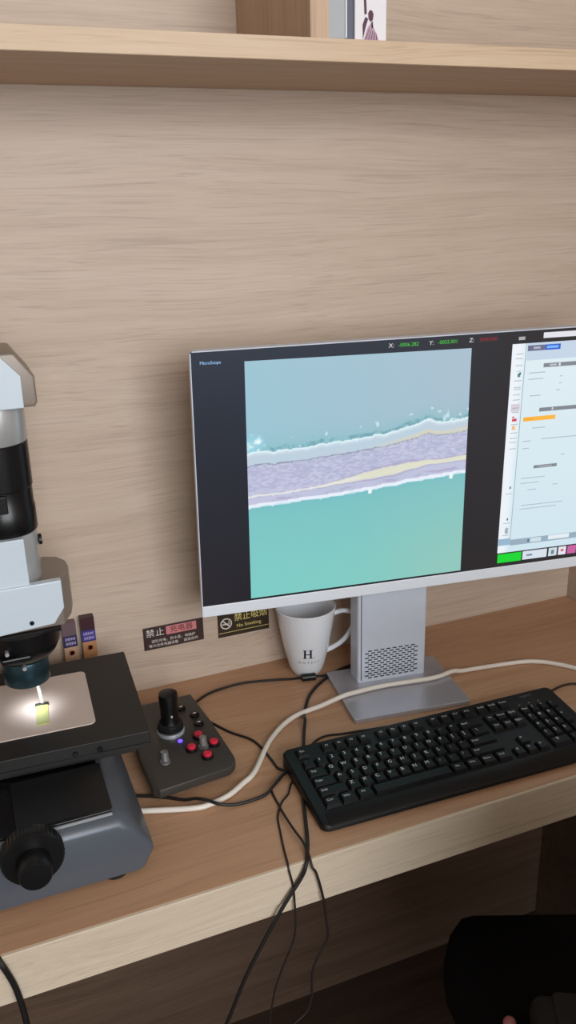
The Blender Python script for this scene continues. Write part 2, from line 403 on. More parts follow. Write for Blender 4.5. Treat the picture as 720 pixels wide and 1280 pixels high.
def picture_colour(u, v):
    """u, v in 0..1 over the camera picture, v upwards; sRGB 0..255"""
    top = mixc((150, 196, 210), (168, 190, 206), u*.8+.25*v)
    bot = mixc(mixc((124, 202, 196), (132, 200, 190), u), (122, 192, 196), sst(0, .5, v)*.8)
    bot = mixc(bot, (140, 192, 190), .35*sst(.3, 1, u)); bot = mixc(bot, (150, 198, 186), .55*sst(.5, 1, u)*sst(.45, 0, v))
    # edges of the fibre
    te = .632 + .064*u + .020*sst(.45, .85, u) + .016*(fbm(u*16, 2.1)-.45) + .006*(vnoise(u*60, 7)-.5) + .018*math.exp(-((u-.80)/.05)**2)
    if u < .12: te += .012*sst(.12, .04, u)
    be = .415 + .038*u + .022*sst(.30, 1, u) + .010*(fbm(u*18, 9.3)-.45)
    if u < .10: te += .0
    if v > te:
        c = top
        d = v-te
        c = mixc(c, (120, 186, 190), .75*math.exp(-d/.030)*(.5+.6*fbm(u*14, v*14)))
        g = fbm(u*46+3, v*46)
        if d < .012+.03*max(0, fbm(u*11+5, 1.0)-.45): c = mixc(c, (96, 150, 164), .6*sst(.3, .6, g))
        if d < .05 and vnoise(u*52, v*52) > .76: c = mixc(c, (222, 242, 250), .75*sst(.76, .92, vnoise(u*52, v*52)))
        # clump at the left edge
        e = math.hypot((u-.03)/.06, (v-(te+.03))/.05)
        if e < 1: c = mixc(c, mixc((150, 205, 220), (232, 248, 252), sst(.35, .7, fbm(u*60, v*60))), sst(1, .5, e))
        return c
    if v < be:
        c = bot; d = be-v
        c = mixc(c, (108, 184, 196), .6*math.exp(-d/.02))
        if d < .0065: c = mixc(c, (236, 244, 255), .6+.5*fbm(u*30, 3))
        for bu, bl in ((.545, .02), (.93, .022)):
            if abs(u-bu) < .008 and d < bl: c = (238, 248, 252)
        return c
    h = (v-be)/(te-be)            # 0 bottom .. 1 top
    base = mixc((198, 196, 224), (184, 194, 216), fbm(u*6, h*3))
    if h > .72: base = mixc(base, mixc((182, 208, 224), (200, 206, 214), fbm(u*8, h*6)), sst(.70, .80, h))
    if h > .9: base = mixc(base, (206, 226, 238), sst(.9, .99, h))
    y1 = .76+.03*(fbm(u*5, 4)-.45)
    if abs(h-y1) < .012: base = mixc(base, (132, 136, 160), .75)
    if 0 < h-y1 < .07 and u > .5: base = mixc(base, (214, 210, 190), .8*sst(.45, .8, u))
    # scaly texture in the middle
    if .27 < h < .74:
        k = fbm(u*62+h*9, h*52, 2); base = mixc(base, (160, 160, 194), .40*sst(.42, .30, k)); base = mixc(base, (214, 214, 236), .4*sst(.48, .6, k))
    # cream band low in the fibre
    cb = .19+.10*sst(.15, .65, u)-.02*u; wd = .018+.075*math.exp(-((u-.62)/.20)**2)+.03*sst(.8, 1, u)
    q = abs(h-cb)/wd
    if q < 1: base = mixc(base, (226, 226, 200), .9*sst(1, .7, q)); 
    elif q < 1.35: base = mixc(base, (168, 150, 186), .5)
    if abs(h-cb) < .02 and u < .5: base = mixc(base, (232, 232, 240), .6)
    if .07 < h < .12: base = mixc(base, (164, 152, 190), .55*sst(.4, .6, fbm(u*14, h*30)))
    if h < .04: base = mixc(base, (238, 244, 254), .9)
    if h > .965: base = mixc(base, (228, 244, 250), .7)
    return base
def lcd_grid(name, quad, nu, nv, fn, y=-.0004):
    """quad: bl, br, tr, tl in panel x/z"""
    bl, br, tr, tl = quad; verts = []; cols = []
    for j in range(nv+1):
        for i in range(nu+1):
            a, b_ = i/nu, j/nv
            x = (bl[0]*(1-a)+br[0]*a)*(1-b_)+(tl[0]*(1-a)+tr[0]*a)*b_
            z = (bl[1]*(1-a)+br[1]*a)*(1-b_)+(tl[1]*(1-a)+tr[1]*a)*b_
            verts.append((x, y, z)); cols.extend((*L3(*fn(a, b_)), 1))
    faces = [(j*(nu+1)+i, j*(nu+1)+i+1, (j+1)*(nu+1)+i+1, (j+1)*(nu+1)+i) for j in range(nv) for i in range(nu)]
    me = bpy.data.meshes.new(name); me.from_pydata(verts, [], faces)
    at = me.color_attributes.new('pixel', 'FLOAT_COLOR', 'POINT'); at.data.foreach_set('color', cols)
    return link(name, me, M['screen'], mon, pb, (TILT, 0, 0))
def glow_black(a, b_): return mixc((22, 20, 28), (34, 44, 58), b_)
lcd = lcd_grid('screen', [(.0022, CH+.0008), (MW-.0022, CH+.0008), (MW-.0022, MH-.0022), (.0022, MH-.0022)], 12, 12, lambda a, b_: mixc(glow_black(a, b_), (34, 32, 34), sst(.3, .8, a)))
lcd_grid('camera_picture', [(.0749, .0224), (.4173, .0222), (.4012, .3831), (.0727, .3868)], 250, 270, picture_colour, -.0007)
# the program window at the right: flat rectangles in window coordinates (0..1, 0..1) of the visible part
WQ = [(.4795, .0440), (.690, .0430), (.690, .3840), (.4650, .3845)]
def wq(a, b_):
    bl, br, tr, tl = WQ
    return ((bl[0]*(1-a)+br[0]*a)*(1-b_)+(tl[0]*(1-a)+tr[0]*a)*b_, (bl[1]*(1-a)+br[1]*a)*(1-b_)+(tl[1]*(1-a)+tr[1]*a)*b_)
def rects(name, lst, y):
    verts, faces, cols = [], [], []
    for k, (a0, a1, b0, b1, c) in enumerate(lst):
        n = len(verts)
        for a, b_ in ((a0, b0), (a1, b0), (a1, b1), (a0, b1)):
            x, z = wq(a, b_); verts.append((x, y-.00002*k, z)); cols.extend((*L3(*c), 1))
        faces.append((n, n+1, n+2, n+3))
    me = bpy.data.meshes.new(name); me.from_pydata(verts, [], faces)
    at = me.color_attributes.new('pixel', 'FLOAT_COLOR', 'POINT'); at.data.foreach_set('color', cols)
    return link(name, me, M['screen'], mon, pb, (TILT, 0, 0))
lcd_grid('program_window', WQ, 20, 30, lambda a, b_: mixc(mixc((206, 228, 238), (222, 236, 242), b_), (240, 244, 250), .8 if a < .09 else 0), -.0007)
ui = [(.095, .100, .04, 1, (150, 166, 178)), (.105, 1, .925, 1.0, (196, 212, 230)),
      (.11, .235, .966, .990, (104, 106, 136)), (.235, .345, .966, .990, (40, 92, 206)), (.15, .20, .974, .983, (180, 180, 196)), (.245, .33, .973, .984, (120, 180, 250)),
      (.235, .62, .890, .908, (128, 134, 142)), (.28, .33, .895, .903, (190, 196, 202)), (.345, .36, .893, .906, (216, 220, 226)),
      (.235, .62, .690, .708, (128, 134, 142)), (.33, .34, .693, .706, (210, 214, 220)),
      (.235, .42, .420, .435, (128, 134, 142)), (.27, .38, .424, .431, (160, 166, 172)),
      (.12, .365, .650, .670, (250, 182, 62)), (.12, .20, .656, .664, (240, 170, 50)),
      (0, .1, .04, .075, (150, 182, 206)), (.1, 1, .035, .066, (150, 172, 188)), (.27, .36, .040, .062, (206, 222, 232)), (.42, .60, .042, .064, (226, 236, 242)), (.245, .258, .042, .058, (70, 110, 130)),
      (.02, .085, .700, .735, (214, 204, 218)), (.035, .07, .655, .668, (210, 70, 90)), (.035, .052, .672, .678, (200, 60, 80)), (.038, .062, .615, .635, (240, 190, 130)),
      (.04, .075, .880, .882, (120, 160, 170)), (.05, .07, .855, .872, (80, 140, 146)), (.062, .074, .865, .876, (60, 110, 120)), (.055, .07, .33, .342, (120, 150, 150)), (.055, .065, .170, .182, (60, 70, 74))]
for i in range(4): ui.append((.045, .075, .105+i*.007, .108+i*.007, (90+i*8, 100+i*8, 104)))
ui.append((.057, .062, .098, .134, (90, 100, 104)))
for b_ in (.955, .935, .905, .838, .808, .800, .775, .752, .715, .695, .640, .60, .575, .555, .525, .305, .155, .092): ui.append((.028, .080, b_, b_+.0035, (170, 180, 188)))
for a0, a1, b_ in ((.13, .25, .868), (.13, .24, .840), (.15, .23, .765), (.13, .19, .555), (.13, .18, .52), (.36, .38, .845), (.36, .38, .815), (.345, .375, .783), (.19, .29, .615), (.27, .6, .56), (.14, .33, .375), (.14, .29, .350), (.20, .27, .315), (.40, .44, .33), (.16, .50, .238), (.15, .45, .220), (.44, .47, .475)): ui.append((a0, a1, b_, b_+.0045, (176, 190, 198)))
rects('window_details', ui, -.0009)
bar = [(.004, .205, -.053, -.006, (0, 214, 44)), (.216, .425, -.051, -.006, (214, 224, 236)), (.440, .512, -.050, -.006, (206, 218, 228)), (.525, .592, -.050, -.006, (226, 228, 236)), (.604, .68, -.050, -.006, (196, 96, 160)), (.25, .30, -.034, -.024, (120, 140, 160)), (.462, .488, -.040, -.018, (110, 130, 146)), (.545, .572, -.032, -.020, (210, 90, 120)),
       (.215, 1, 1.018, 1.042, (226, 226, 234)), (.04, .085, 1.016, 1.030, (170, 170, 168))]
for q in bar[:5]+bar[8:9]: rects('taskbar_tile', [q], -.0009)
for q in bar[5:8]+bar[9:]: rects('taskbar_icon', [q], -.0010)
def lcd_text(key, x, z, col, name='screen_lettering'):
    mname = 'lcd_text_%d_%d_%d' % col
    m = bpy.data.materials.get(mname) or mat(mname, (.01, .01, .01, 1), .5, emit=(*L3(*col), 1), es=1)
    me = _texts[key]
    o = link(name, me, m, mon)
    o.matrix_local = Matrix.Translation(pb) @ Matrix.Rotation(TILT, 4, 'X') @ Matrix.Translation((x, -.001, z)) @ Matrix.Rotation(PI/2, 4, 'X')
for k, x, c in (('X:', .2795, (220, 220, 220)), ('xv', .305, (70, 190, 60)), ('Y:', .339, (220, 220, 220)), ('yv', .364, (70, 190, 60)), ('Z:', .4, (220, 220, 220)), ('zv', .426, (150, 30, 40))):
    lcd_text(k, x, .3945-.0002*(x-.28)*10, c)
lcd_text('mw', .027, .3880, (150, 200, 250))

# stand
obj('neck', prism(rrect(-.0625, .0560, .010, .048, .004), .008, .285, 'Z', .0005), M['silver'], mon)
obj('neck_groove', box(-.0568, -.0556, .0096, .0106, .012, .20), M['darkslot'], mon)
slot = prism(rrect(-.0036, .0036, -.00085, .00085, .0008, 2), -.0004, .0004, 'Z')
me = bpy.data.meshes.new('vent_slot'); slot.to_mesh(me); slot.free(); me.materials.append(M['darkslot'])
for r in range(13):
    for c in range(9 if r % 2 else 8):
        x = -.0465+(.0106*c)+(0 if r % 2 else .0053)
        o = link('vent_slot', me, None, mon, (x, .0098, .0155+r*.0041), (PI/2, 0, 0))
obj('base_plate', prism(rrect(-.101, .092, -.088, .060, .004), 0, .008, 'Z', .0008), M['basealu'], mon, (0, 0, 0))

# ------------------------------------------------------------------ keyboard
kb = thing('keyboard', 'black full-size computer keyboard lying in front of the monitor', 'keyboard', (.120, -.436, 0), -.029)
KW, KD = .45, .157
H0, H1 = .0125, .0235
prof = [(0.000, .001), (0, .007), (.004, .0105), (.024, H0+.0012), (.150, H1), (KD-.001, H1-.003), (KD, .003), (KD-.003, .001)]
def top_z(y):
    if y < .004: return .0075+.003*y/.004
    if y < .024: return .0105+(H0+.0012-.0105)*(y-.004)/.020
    return H0+.0012+(H1-H0-.0012)*(y-.024)/.126
def kb_body():
    out = rrect(0, KW, 0, KD, .011, 6)
    top = rrect(.0025, KW-.0025, .0025, KD-.0025, .009, 6)
    # break the right and left sides at the fold between palm edge and key field
    def with_fold(p, x0, x1):
        i = max(k for k, q in enumerate(p) if q[0] < KW/2 and q[1] > KD/2)+1
        return p[:i]+[(x0, .024)]+p[i:]+[(x1, .024)], i
    out, i1 = with_fold(out, 0, KW); top, _ = with_fold(top, .0025, KW-.0025)
    n = len(out); bm = bmesh.new()
    lv = [[bm.verts.new((x, y, .001)) for x, y in top], [bm.verts.new((x, y, .003)) for x, y in out],
          [bm.verts.new((x, y, top_z(y)-.0028)) for x, y in out], [bm.verts.new((x, y, top_z(y))) for x, y in top]]
    for A, B in zip(lv, lv[1:]):
        for i in range(n): bm.faces.new((A[i], A[(i+1) % n], B[(i+1) % n], B[i]))
    bm.faces.new(list(reversed(lv[0])))
    bm.faces.new(lv[3][:i1+1]+[lv[3][-1]]); bm.faces.new(lv[3][i1:])
    return bm
obj('frame', kb_body(), M['kbframe'], kb, smooth=True)
slope = math.atan2(H1-H0-.0012, .126)
def deck(y): return H0+.0012+(y-.024)*math.tan(slope)
obj('palm_edge', prism([(.0005, .0075), (.004, .0112), (.0215, H0+.0020), (.0215, H0+.0005), (.004, .0090)], .012, KW-.012, 'X', .0006), M['kbframe'], kb, smooth=True)
U = .0190; KX0 = .0155; KY0 = .0262
kscale = (KW-2*KX0)/(22.05*U)
U *= 1.0; UX = .01895*kscale
_km = {}
def keymesh(wu, hu=1):
    k = (wu, hu)
    if k in _km: return _km[k]
    w_, h_ = wu*UX-.0012, hu*U-.0014
    bm = bmesh.new(); ins = .0022
    lv = []
    for z, i, fr in ((0, 0, 0), (.0050, ins, .0026), (.0056, ins+.0006, .0034)):
        x0, x1, y0, y1 = -w_/2+i, w_/2-i, -h_/2+fr, h_/2-i*.6
        lv.append([bm.verts.new(p) for p in ((x0, y0, z), (x1, y0, z), (x1, y1, z), (x0, y1, z))])
    for A, B in zip(lv, lv[1:]):
        for i in range(4): bm.faces.new((A[i], A[(i+1) % 4], B[(i+1) % 4], B[i]))
    bm.faces.new(lv[-1]); bm.faces.new(list(reversed(lv[0])))
    bmesh.ops.recalc_face_normals(bm, faces=bm.faces)
    me = bpy.data.meshes.new('key'); bm.to_mesh(me); bm.free(); me.materials.append(M['keycap']); _km[k] = me
    return me
def put_key(xu, yu, wu, s, hu=1, dy=0):
    x = KX0+(xu+wu/2)*UX; y = KY0+(yu)*U+dy
    o = link('key', keymesh(wu, hu), None, kb, (x, y, deck(y)-.0004), (slope, 0, 0))
    if s:
        lx = -min(wu*UX/2-.0058, .004 if wu > 1.2 else .0022) if len(s) == 1 else -max(0, wu*UX/2-.0098)
        link('legend', _texts['key'+s], M['legend'], o, (lx, .0035 if len(s) == 1 else .002, .00575))
for yu, row in KEYROWS:
    x = 0
    for wu, s in row:
        put_key(x, yu, wu, s); x += wu
for s, x in FROW: put_key(x, 5.5, 1, s, dy=.006)
nx = 15.3
for i, s in enumerate(('PrtSc', 'ScrLk', 'Pause')): put_key(nx+i, 5.5, 1, s, dy=.006)
for i, s in enumerate(('Ins', 'Home', 'PgUp')): put_key(nx+i, 4.5, 1, s)
for i, s in enumerate(('Del', 'End', 'PgDn')): put_key(nx+i, 3.5, 1, s)
put_key(nx+1, 1.5, 1, '^')
for i, s in enumerate('<v>'): put_key(nx+i, .5, 1, s)
px = 18.6
for i, s in enumerate(('Num', '/', '*', '-')): put_key(px+i*.86, 4.5, .86, s)
for r, rowk in enumerate(('123', '456', '789')):
    for i, s in enumerate(rowk): put_key(px+i*.86, 1.5+r, .86, s)
put_key(px, .5, 1.72, '0'); put_key(px+1.72, .5, .86, '.')
put_key(px+2.58, 3.0, .86, '+', 2); put_key(px+2.58, 1.0, .86, 'Enter', 2)
for i in range(3): obj('indicator_light', box(KX0+(px+.5+i*.9)*UX-.0015, KX0+(px+.5+i*.9)*UX+.0015, .128, .1295, deck(.128)-.0005, deck(.128)+.0006), M['knobgrey'], kb)
text('kblogo', M['navysoft'], kb, (KX0+20.3*UX, .146, deck(.146)+.0004), (slope, 0, 0), 'logo_lettering')
for x in (.06, KW-.06): obj('foot', lathe([(.006, -.0), (.006, .0012)], 12, cx=x, cy=.03), M['rubber'], kb)

# ------------------------------------------------------------------ microscope
AX, AY = -.195, -.189
mic = thing('microscope', 'upright digital microscope with black stage and silver tube at the left', 'microscope', (AX, AY, 0))
def m_(p): return [(x-AX, z) for x, z in p]
rp = [(-.104, .008), (-.094, .012), (-.0865, .023), (-.0885, .040), (-.096, .060), (-.106, .074), (-.118, .081)]
lp = [(-.39-(x+.0865)-.0, z) for x, z in reversed(rp)]
yf = -.409-AY
rp = [(-.108, .007), (-.1005, .009), (-.0885, .032), (-.0895, .042), (-.1040, .066), (-.1130, .0790), (-.126, .0895)]
lp = [(-.50-x, z) for x, z in reversed(rp)]
full = m_(rp+lp)
def base_body():
    bm = bmesh.new(); lv = []
    for y, ins, cap in ((yf, .0035, .0750), (yf+.0012, .0015, .0775), (yf+.004, .0, .0815), (yf+.009, .0, .0855), (yf+.016, 0, .0880), (yf+.024, 0, .0900), (.10, 0, .0900)):
        ring = []
        for x, z in full:
            k = min(1, (cap-.007)/(.0895-.007)); xx = x-math.copysign(ins, x)
            ring.append(bm.verts.new((xx, y, .007+(z-.007)*(k if z > .05 else 1-(1-k)*max(0, (z-.02)/.03)))))
        lv.append(ring)
    n = len(full)
    for A, B in zip(lv, lv[1:]):
        for i in range(n): bm.faces.new((A[i], A[(i+1) % n], B[(i+1) % n], B[i]))
    bm.faces.new(lv[0]); bm.faces.new(list(reversed(lv[-1])))
    return bm
obj('base', base_body(), M['gun'], mic, smooth=True)
obj('sloped_cover', prism([(-.394-AY, .0928), (-.312-AY, .1010), (-.312-AY, .0928)], -.238-AX, -.130-AX, 'X', .0006), M['blackplastic'], mic)
obj('deck_cover', prism([(-.182, yf+.012), (.063, yf+.012), (.062, -.075), (-.182, -.075)], .086, .0930, 'Z', .001), M['blackmetal'], mic)
obj('deck_trim', box(-.182, .0635, yf+.0108, yf+.0122, .0860, .0895), M['tubesilver'], mic)
obj('carriage_block', box(-.130, .055, -.075, .085, .0862, .0955, .001), M['blackmetal'], mic)
obj('cross_slide', prism([(-.135, -.105), (.120, -.105), (.120, .095), (-.135, .095)], .0955, .1015, 'Z', .0008), M['stage'], mic, rot=(0, 0, -.055))
for x, y in ((.060, yf+.0165), (-.185, yf+.0165), (.075, .08), (-.185, .08)):
    obj('foot', lathe([(.014, 0), (.016, .002), (.016, .0085)], 20, cx=x, cy=y), M['rubber'], mic)
st = obj('stage', prism(rrect(-.139, .139, -.110, .110, .002, 2), .1015, .125, 'Z', .0008), M['stage'], mic, (0, 0, 0), (0, 0, -.055))
obj('stage_seam', box(-.139, .139, -.1104, -.1095, .1085, .1093), M['blackmetal'], st)
obj('stage_plate', prism(rrect(-.076, .0765, -.069, .071, .008, 5), .1250, .1264, 'Z', .0004), M['plate'], st)
for x in (.045, .075): obj('stage_screw', lathe([(.0036, -.1125), (.0036, -.1085)], 14, 'Y', cx=x, cz=.114), M['blackmetal'], st)
# focus knobs
kx, kz = -.2255-AX, .081
obj('coarse_focus_knob', lathe([(.020, yf-.0005), (.020, yf-.004), (.0335, yf-.004), (.0340, yf-.006), (.0340, yf-.020), (.0325, yf-.0225), (.020, yf-.0235)], 40, 'Y', cx=kx, cz=kz), M['blackplastic'], mic, smooth=True)
obj('fine_focus_knob', lathe([(.0185, yf-.0236), (.0185, yf-.040), (.0180, yf-.046), (.0165, yf-.0485), (.011, yf-.049)], 36, 'Y', cx=kx, cz=kz-.001), M['blackplastic'], mic, smooth=True)
bm = bmesh.new()
for i in range(44):
    a = 2*PI*i/44; c, s = math.cos(a), math.sin(a)
    q = box(-.0006, .0006, yf-.0195, yf-.0065, .0338, .0346)
    bmesh.ops.rotate(q, verts=q.verts, cent=(0, 0, 0), matrix=Matrix.Rotation(a, 3, 'Y')); bmesh.ops.translate(q, verts=q.verts, vec=(kx, 0, kz))
    me = bpy.data.meshes.new('tmp'); q.to_mesh(me); q.free(); bm.from_mesh(me); bpy.data.meshes.remove(me)
obj('knob_ribs', bm, M['blackplastic'], mic)['kind'] = 'stuff'
# objective head, arm, tube and top
obj('ring_light', lathe([(.0200, .1715), (.0290, .1710), (.0297, .1722), (.0297, .2010), (.0285, .2045)], 44), M['teal'], mic, smooth=True)
obj('objective_lens', lathe([(.0150, .1675), (.0165, .1680), (.0170, .1720)], 32), M['glass'], mic, smooth=True)
obj('nosepiece', lathe([(.0285, .2045), (.0330, .2060), (.0420, .2150), (.0475, .2260), (.0490, .2340), (.0495, .252)], 40), M['blackmetal'], mic, smooth=True)
obj('nosepiece_lever', box(-.030, .006, -.0535, -.046, .223, .230, .002), M['blackplastic'], mic)
for x, z in ((-.022, .2360), (-.004, .2120)): obj('screw', lathe([(.0026, -.0515), (.0026, -.043)], 12, 'Y', cx=x, cz=z), M['tubesilver'], mic)
front = [(.0535, .3205), (.0535, .283), (.0395, .2635), (-.14, .2535), (-.14, .3205)]
obj('arm_front_plate', prism(front, -.046, -.034, 'Y', .0015), M['whitepaint'], mic)
obj('plate_screw', lathe([(.0028, -.0475), (.0028, -.0455)], 12, 'Y', cx=.0125, cz=.2705), M['blackmetal'], mic)
plan = [(.0525, -.034), (.0655, -.006), (.0705, .018), (.0695, .036), (.061, .053), (.045, .061), (-.14, .061), (-.14, -.034)]
obj('arm_body', prism(plan, .2535, .3140, 'Z', .003, 3), M['greypaint'], mic, smooth=True)
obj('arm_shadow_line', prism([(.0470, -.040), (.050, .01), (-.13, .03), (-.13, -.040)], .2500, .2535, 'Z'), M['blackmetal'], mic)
obj('lower_tube', lathe([(.0345, .3140), (.0360, .318), (.0365, .3800), (.0350, .3815)], 48), M['tubesilver'], mic, smooth=True)
obj('tube_front_plate', box(-.10, .0165, -.0425, -.030, .3140, .3805, .001), M['whitepaint'], mic)
obj('tube_thumbscrew', lathe([(.0045, .0365), (.0070, .0370), (.0070, .0405)], 18, 'X', cz=.362), M['blackmetal'], mic)
obj('zoom_sleeve', lathe([(.0378, .3816), (.0385, .383), (.0385, .412), (.0375, .4135), (.0375, .437), (.0388, .4385), (.0392, .4925), (.0380, .4940)], 48), M['blackmetal'], mic, smooth=True)
obj('zoom_mark', box(-.002, .0005, -.0392, -.0370, .4215, .4325), M['tubesilver'], mic)
obj('zoom_notch', box(-.034, .004, -.0445, -.0300, .4150, .4365, .001), M['blackplastic'], mic)
obj('upper_ring', lathe([(.0385, .4940), (.0395, .4955), (.0400, .5360), (.0390, .5390)], 48), M['tubesilver'], mic, smooth=True)
obj('camera_front_plate', prism([(.0365, .5405), (.0370, .5770), (.0150, .6030), (-.10, .6030), (-.10, .5405)], -.051, -.041, 'Y', .001), M['whitepaint'], mic)
obj('camera_body', prism([(.0500, .5390), (.0530, .5440), (.0530, .5740), (.0340, .6010), (.030, .6020), (-.11, .6020), (-.11, .5390)], -.041, .050, 'Y', .003, 3), M['greypaint'], mic, smooth=True)
obj('column', box(-.170, -.112, -.045, .045, .0815, .600, .004), M['greypaint'], mic)
# lamp of the ring light
l = bpy.data.lights.new('ring_lamp', 'SPOT'); l.energy = .19; l.spot_size = math.radians(124); l.spot_blend = .85; l.shadow_soft_size = .012; l.color = (.86, .92, 1)
lo = bpy.data.objects.new('ring_lamp', l); COL.objects.link(lo); lo.location = T(AX+.006, AY-.004, .1650)
# sample on the stage plate
s = thing('sample_slip', 'yellow-green slip with a bright pin standing on the stage plate', 'sample', (-.1835, -.205, .1264), -.10)
obj('slip', box(-.0078, .0078, -.034, .014, 0, .0014, .0003), M['lime'], s)
obj('clip', box(-.0090, .0090, .0125, .0165, 0, .0030, .0006), M['blackmetal'], s)
obj('pin', tube([(.0005, .0165, .0012), (-.0003, .0170, .012), (-.0030, .0180, .0420)], .0024, 10), M['pin'], s, smooth=True)

# ------------------------------------------------------------------ joystick controller
joy = thing('joystick_controller', 'small dark grey joystick box with red buttons beside the microscope', 'controller', (0, -.2, 0))
ol = [(.0490, -.0780), (.0565, -.1604), (.0612, -.258), (.0605, -.268), (.0560, -.2765), (.0465, -.2840), (-.0536, -.2935), (-.0615, -.285), (-.0640, -.2188), (-.056, -.0780)]
ol = [(x, y+.2) for x, y in ol]
JT = .0210
obj('housing', prism(ol, .0080, JT, 'Z', .0016, 3), M['joybody'], joy, smooth=True)
for x, y in ((.042, -.062), (-.045, -.075), (.035, .105), (-.045, .105)): obj('foot', lathe([(.005, 0), (.005, .0081)], 12, cx=x, cy=y), M['rubber'], joy)
jx, jy = -.0060, .0335
obj('stick_ring', lathe([(.0205, JT), (.0205, JT+.0040), (.0195, JT+.0050)], 32, cx=jx, cy=jy), M['tubesilver'], joy, smooth=True)
sk = obj('stick', lathe([(.0165, JT+.0050), (.0175, JT+.010), (.0150, JT+.0165), (.0128, JT+.023), (.0132, JT+.040), (.0142, JT+.060), (.0134, JT+.0655), (.0095, JT+.067)], 32, cx=jx, cy=jy), M['blackplastic'], joy, smooth=True)
for z, r in ((.0080, .0195), (.0125, .0188), (.0165, .0172)): obj('bellows_ring', lathe([(r-.004, JT+z-.0018), (r, JT+z-.0006), (r, JT+z+.0006), (r-.004, JT+z+.0018)], 32, cx=jx, cy=jy), M['rubber'], sk, smooth=True)
obj('stick_dot', lathe([(.0013, -.0155), (.0013, -.0110)], 10, 'Y', cx=jx, cy=jy, cz=JT+.034), M['white'], sk)
for x, y in ((.0277, -.0004), (.0433, -.0266), (.0100, -.0265), (.0260, -.0519)):
    bt = obj('red_button', lathe([(.0058, JT+.0030), (.0062, JT+.0036), (.0062, JT+.0066), (.0050, JT+.0076)], 22, cx=x, cy=y+.004), M['red'], joy, smooth=True)
    obj('button_collar', lathe([(.0088, JT), (.0088, JT+.0028), (.0076, JT+.0038)], 24, cx=x, cy=y+.004), M['blackplastic'], bt, smooth=True)
for x, y in ((.0235, .0851), (.0380, .0595), (.0375, .0341)):
    bt = obj('black_button', lathe([(.0070, JT), (.0074, JT+.0008), (.0070, JT+.0040), (.0055, JT+.0048)], 22, cx=x, cy=y), M['blackplastic'], joy, smooth=True)
    obj('button_mark', box(x-.0024, x+.0024, y-.0011, y+.0011, JT+.0048, JT+.0050), M['white'], bt)
for x, y in ((-.0320, -.036), (.0275, -.0232)):
    tg = obj('toggle_switch', tube([(x, y, JT+.003), (x, y+.001, JT+.009), (x, y+.002, JT+.0165)], .0054, 14), M['knobgrey'], joy, smooth=True)
    obj('toggle_collar', lathe([(.0072, JT), (.0072, JT+.0030)], 18, cx=x, cy=y), M['knobgrey'], tg)
obj('status_light', lathe([(.0036, JT), (.0036, JT+.0014), (.0020, JT+.0026)], 14, cx=.0002, cy=.0040), M['led'], joy, smooth=True)

# ------------------------------------------------------------------ mug
mg = thing('mug', 'white porcelain mug with a dark H logo standing behind the monitor stand', 'mug', (.2600, -.0545, 0))
MHT = .123
def mr(z): 
    t_ = z/MHT; return .0240+.0275*(t_**.72)*(1-.03*t_)
outer = [(.020, 0.0), (.0232, .0005), (.0246, .003)]+[(mr(z), z) for z in [MHT*i/14 for i in range(1, 15)]]
inner = [(mr(z)-.0035, z) for z in [MHT*i/14 for i in range(14, 1, -1)]]+[(.018, .010)]
obj('body', lathe(outer+[(mr(MHT)-.0012, MHT+.0012), (mr(MHT)-.0030, MHT+.0006)]+inner, 56), M['porcelain'], mg, smooth=True)
ha = math.radians(-20)
hp = [(mr(z)-.0015 if i in (0, 5) else r, 0, z) for i, (r, z) in enumerate(((0, .101), (.062, .104), (.0745, .094), (.0690, .072), (.0540, .054), (0, .046)))]
hp = [(r*math.cos(ha), r*math.sin(ha), z) for r, _, z in [(mr(.108)-.002, 0, .107), (.063, 0, .1115), (.0800, 0, .1060), (.0815, 0, .088), (.0690, 0, .064), (.0540, 0, .049), (mr(.038)-.0015, 0, .038)]]
obj('handle', tube(hp, .0043, 12, 8), M['porcelain'], mg, smooth=True)
def wrap(key, zc, material, name, ang):
    me = _texts[key].copy()
    for v in me.vertices:
        z = zc+v.co.y; r = mr(z)+.0003; a = ang+v.co.x/r
        v.co = (r*math.sin(a), -r*math.cos(a), z)
    return link(name, me, material, mg)
fa = -math.radians(17)
def wrap_polys(polys, zc, material, name, ang):
    bm = bmesh.new()
    for p in polys:
        vs = []
        for x, y in p:
            z = zc+y; r = mr(z)+.0004; a = ang+x/r; vs.append(bm.verts.new((r*math.sin(a), -r*math.cos(a), z)))
        bm.faces.new(vs)
    return obj(name, bm, material, mg)
R_ = lambda x0, x1, y0, y1: [(x0, y0), (x1, y0), (x1, y1), (x0, y1)]
wrap_polys([R_(-.0065, -.0033, -.0078, .0078), R_(.0033, .0065, -.0078, .0078), R_(-.0033, .0033, -.0010, .0008)]+[R_(cx-.0034, cx+.0034, y, y+.0011) for cx in (-.0049, .0049) for y in (-.0088, .0077)]+[R_(.0098, .0116, -.0088, -.0070)], .0520, M['navy'], 'logo', fa-.03)
wrap('hotels', .0345, M['navysoft'], 'logo_lettering', fa+.02)

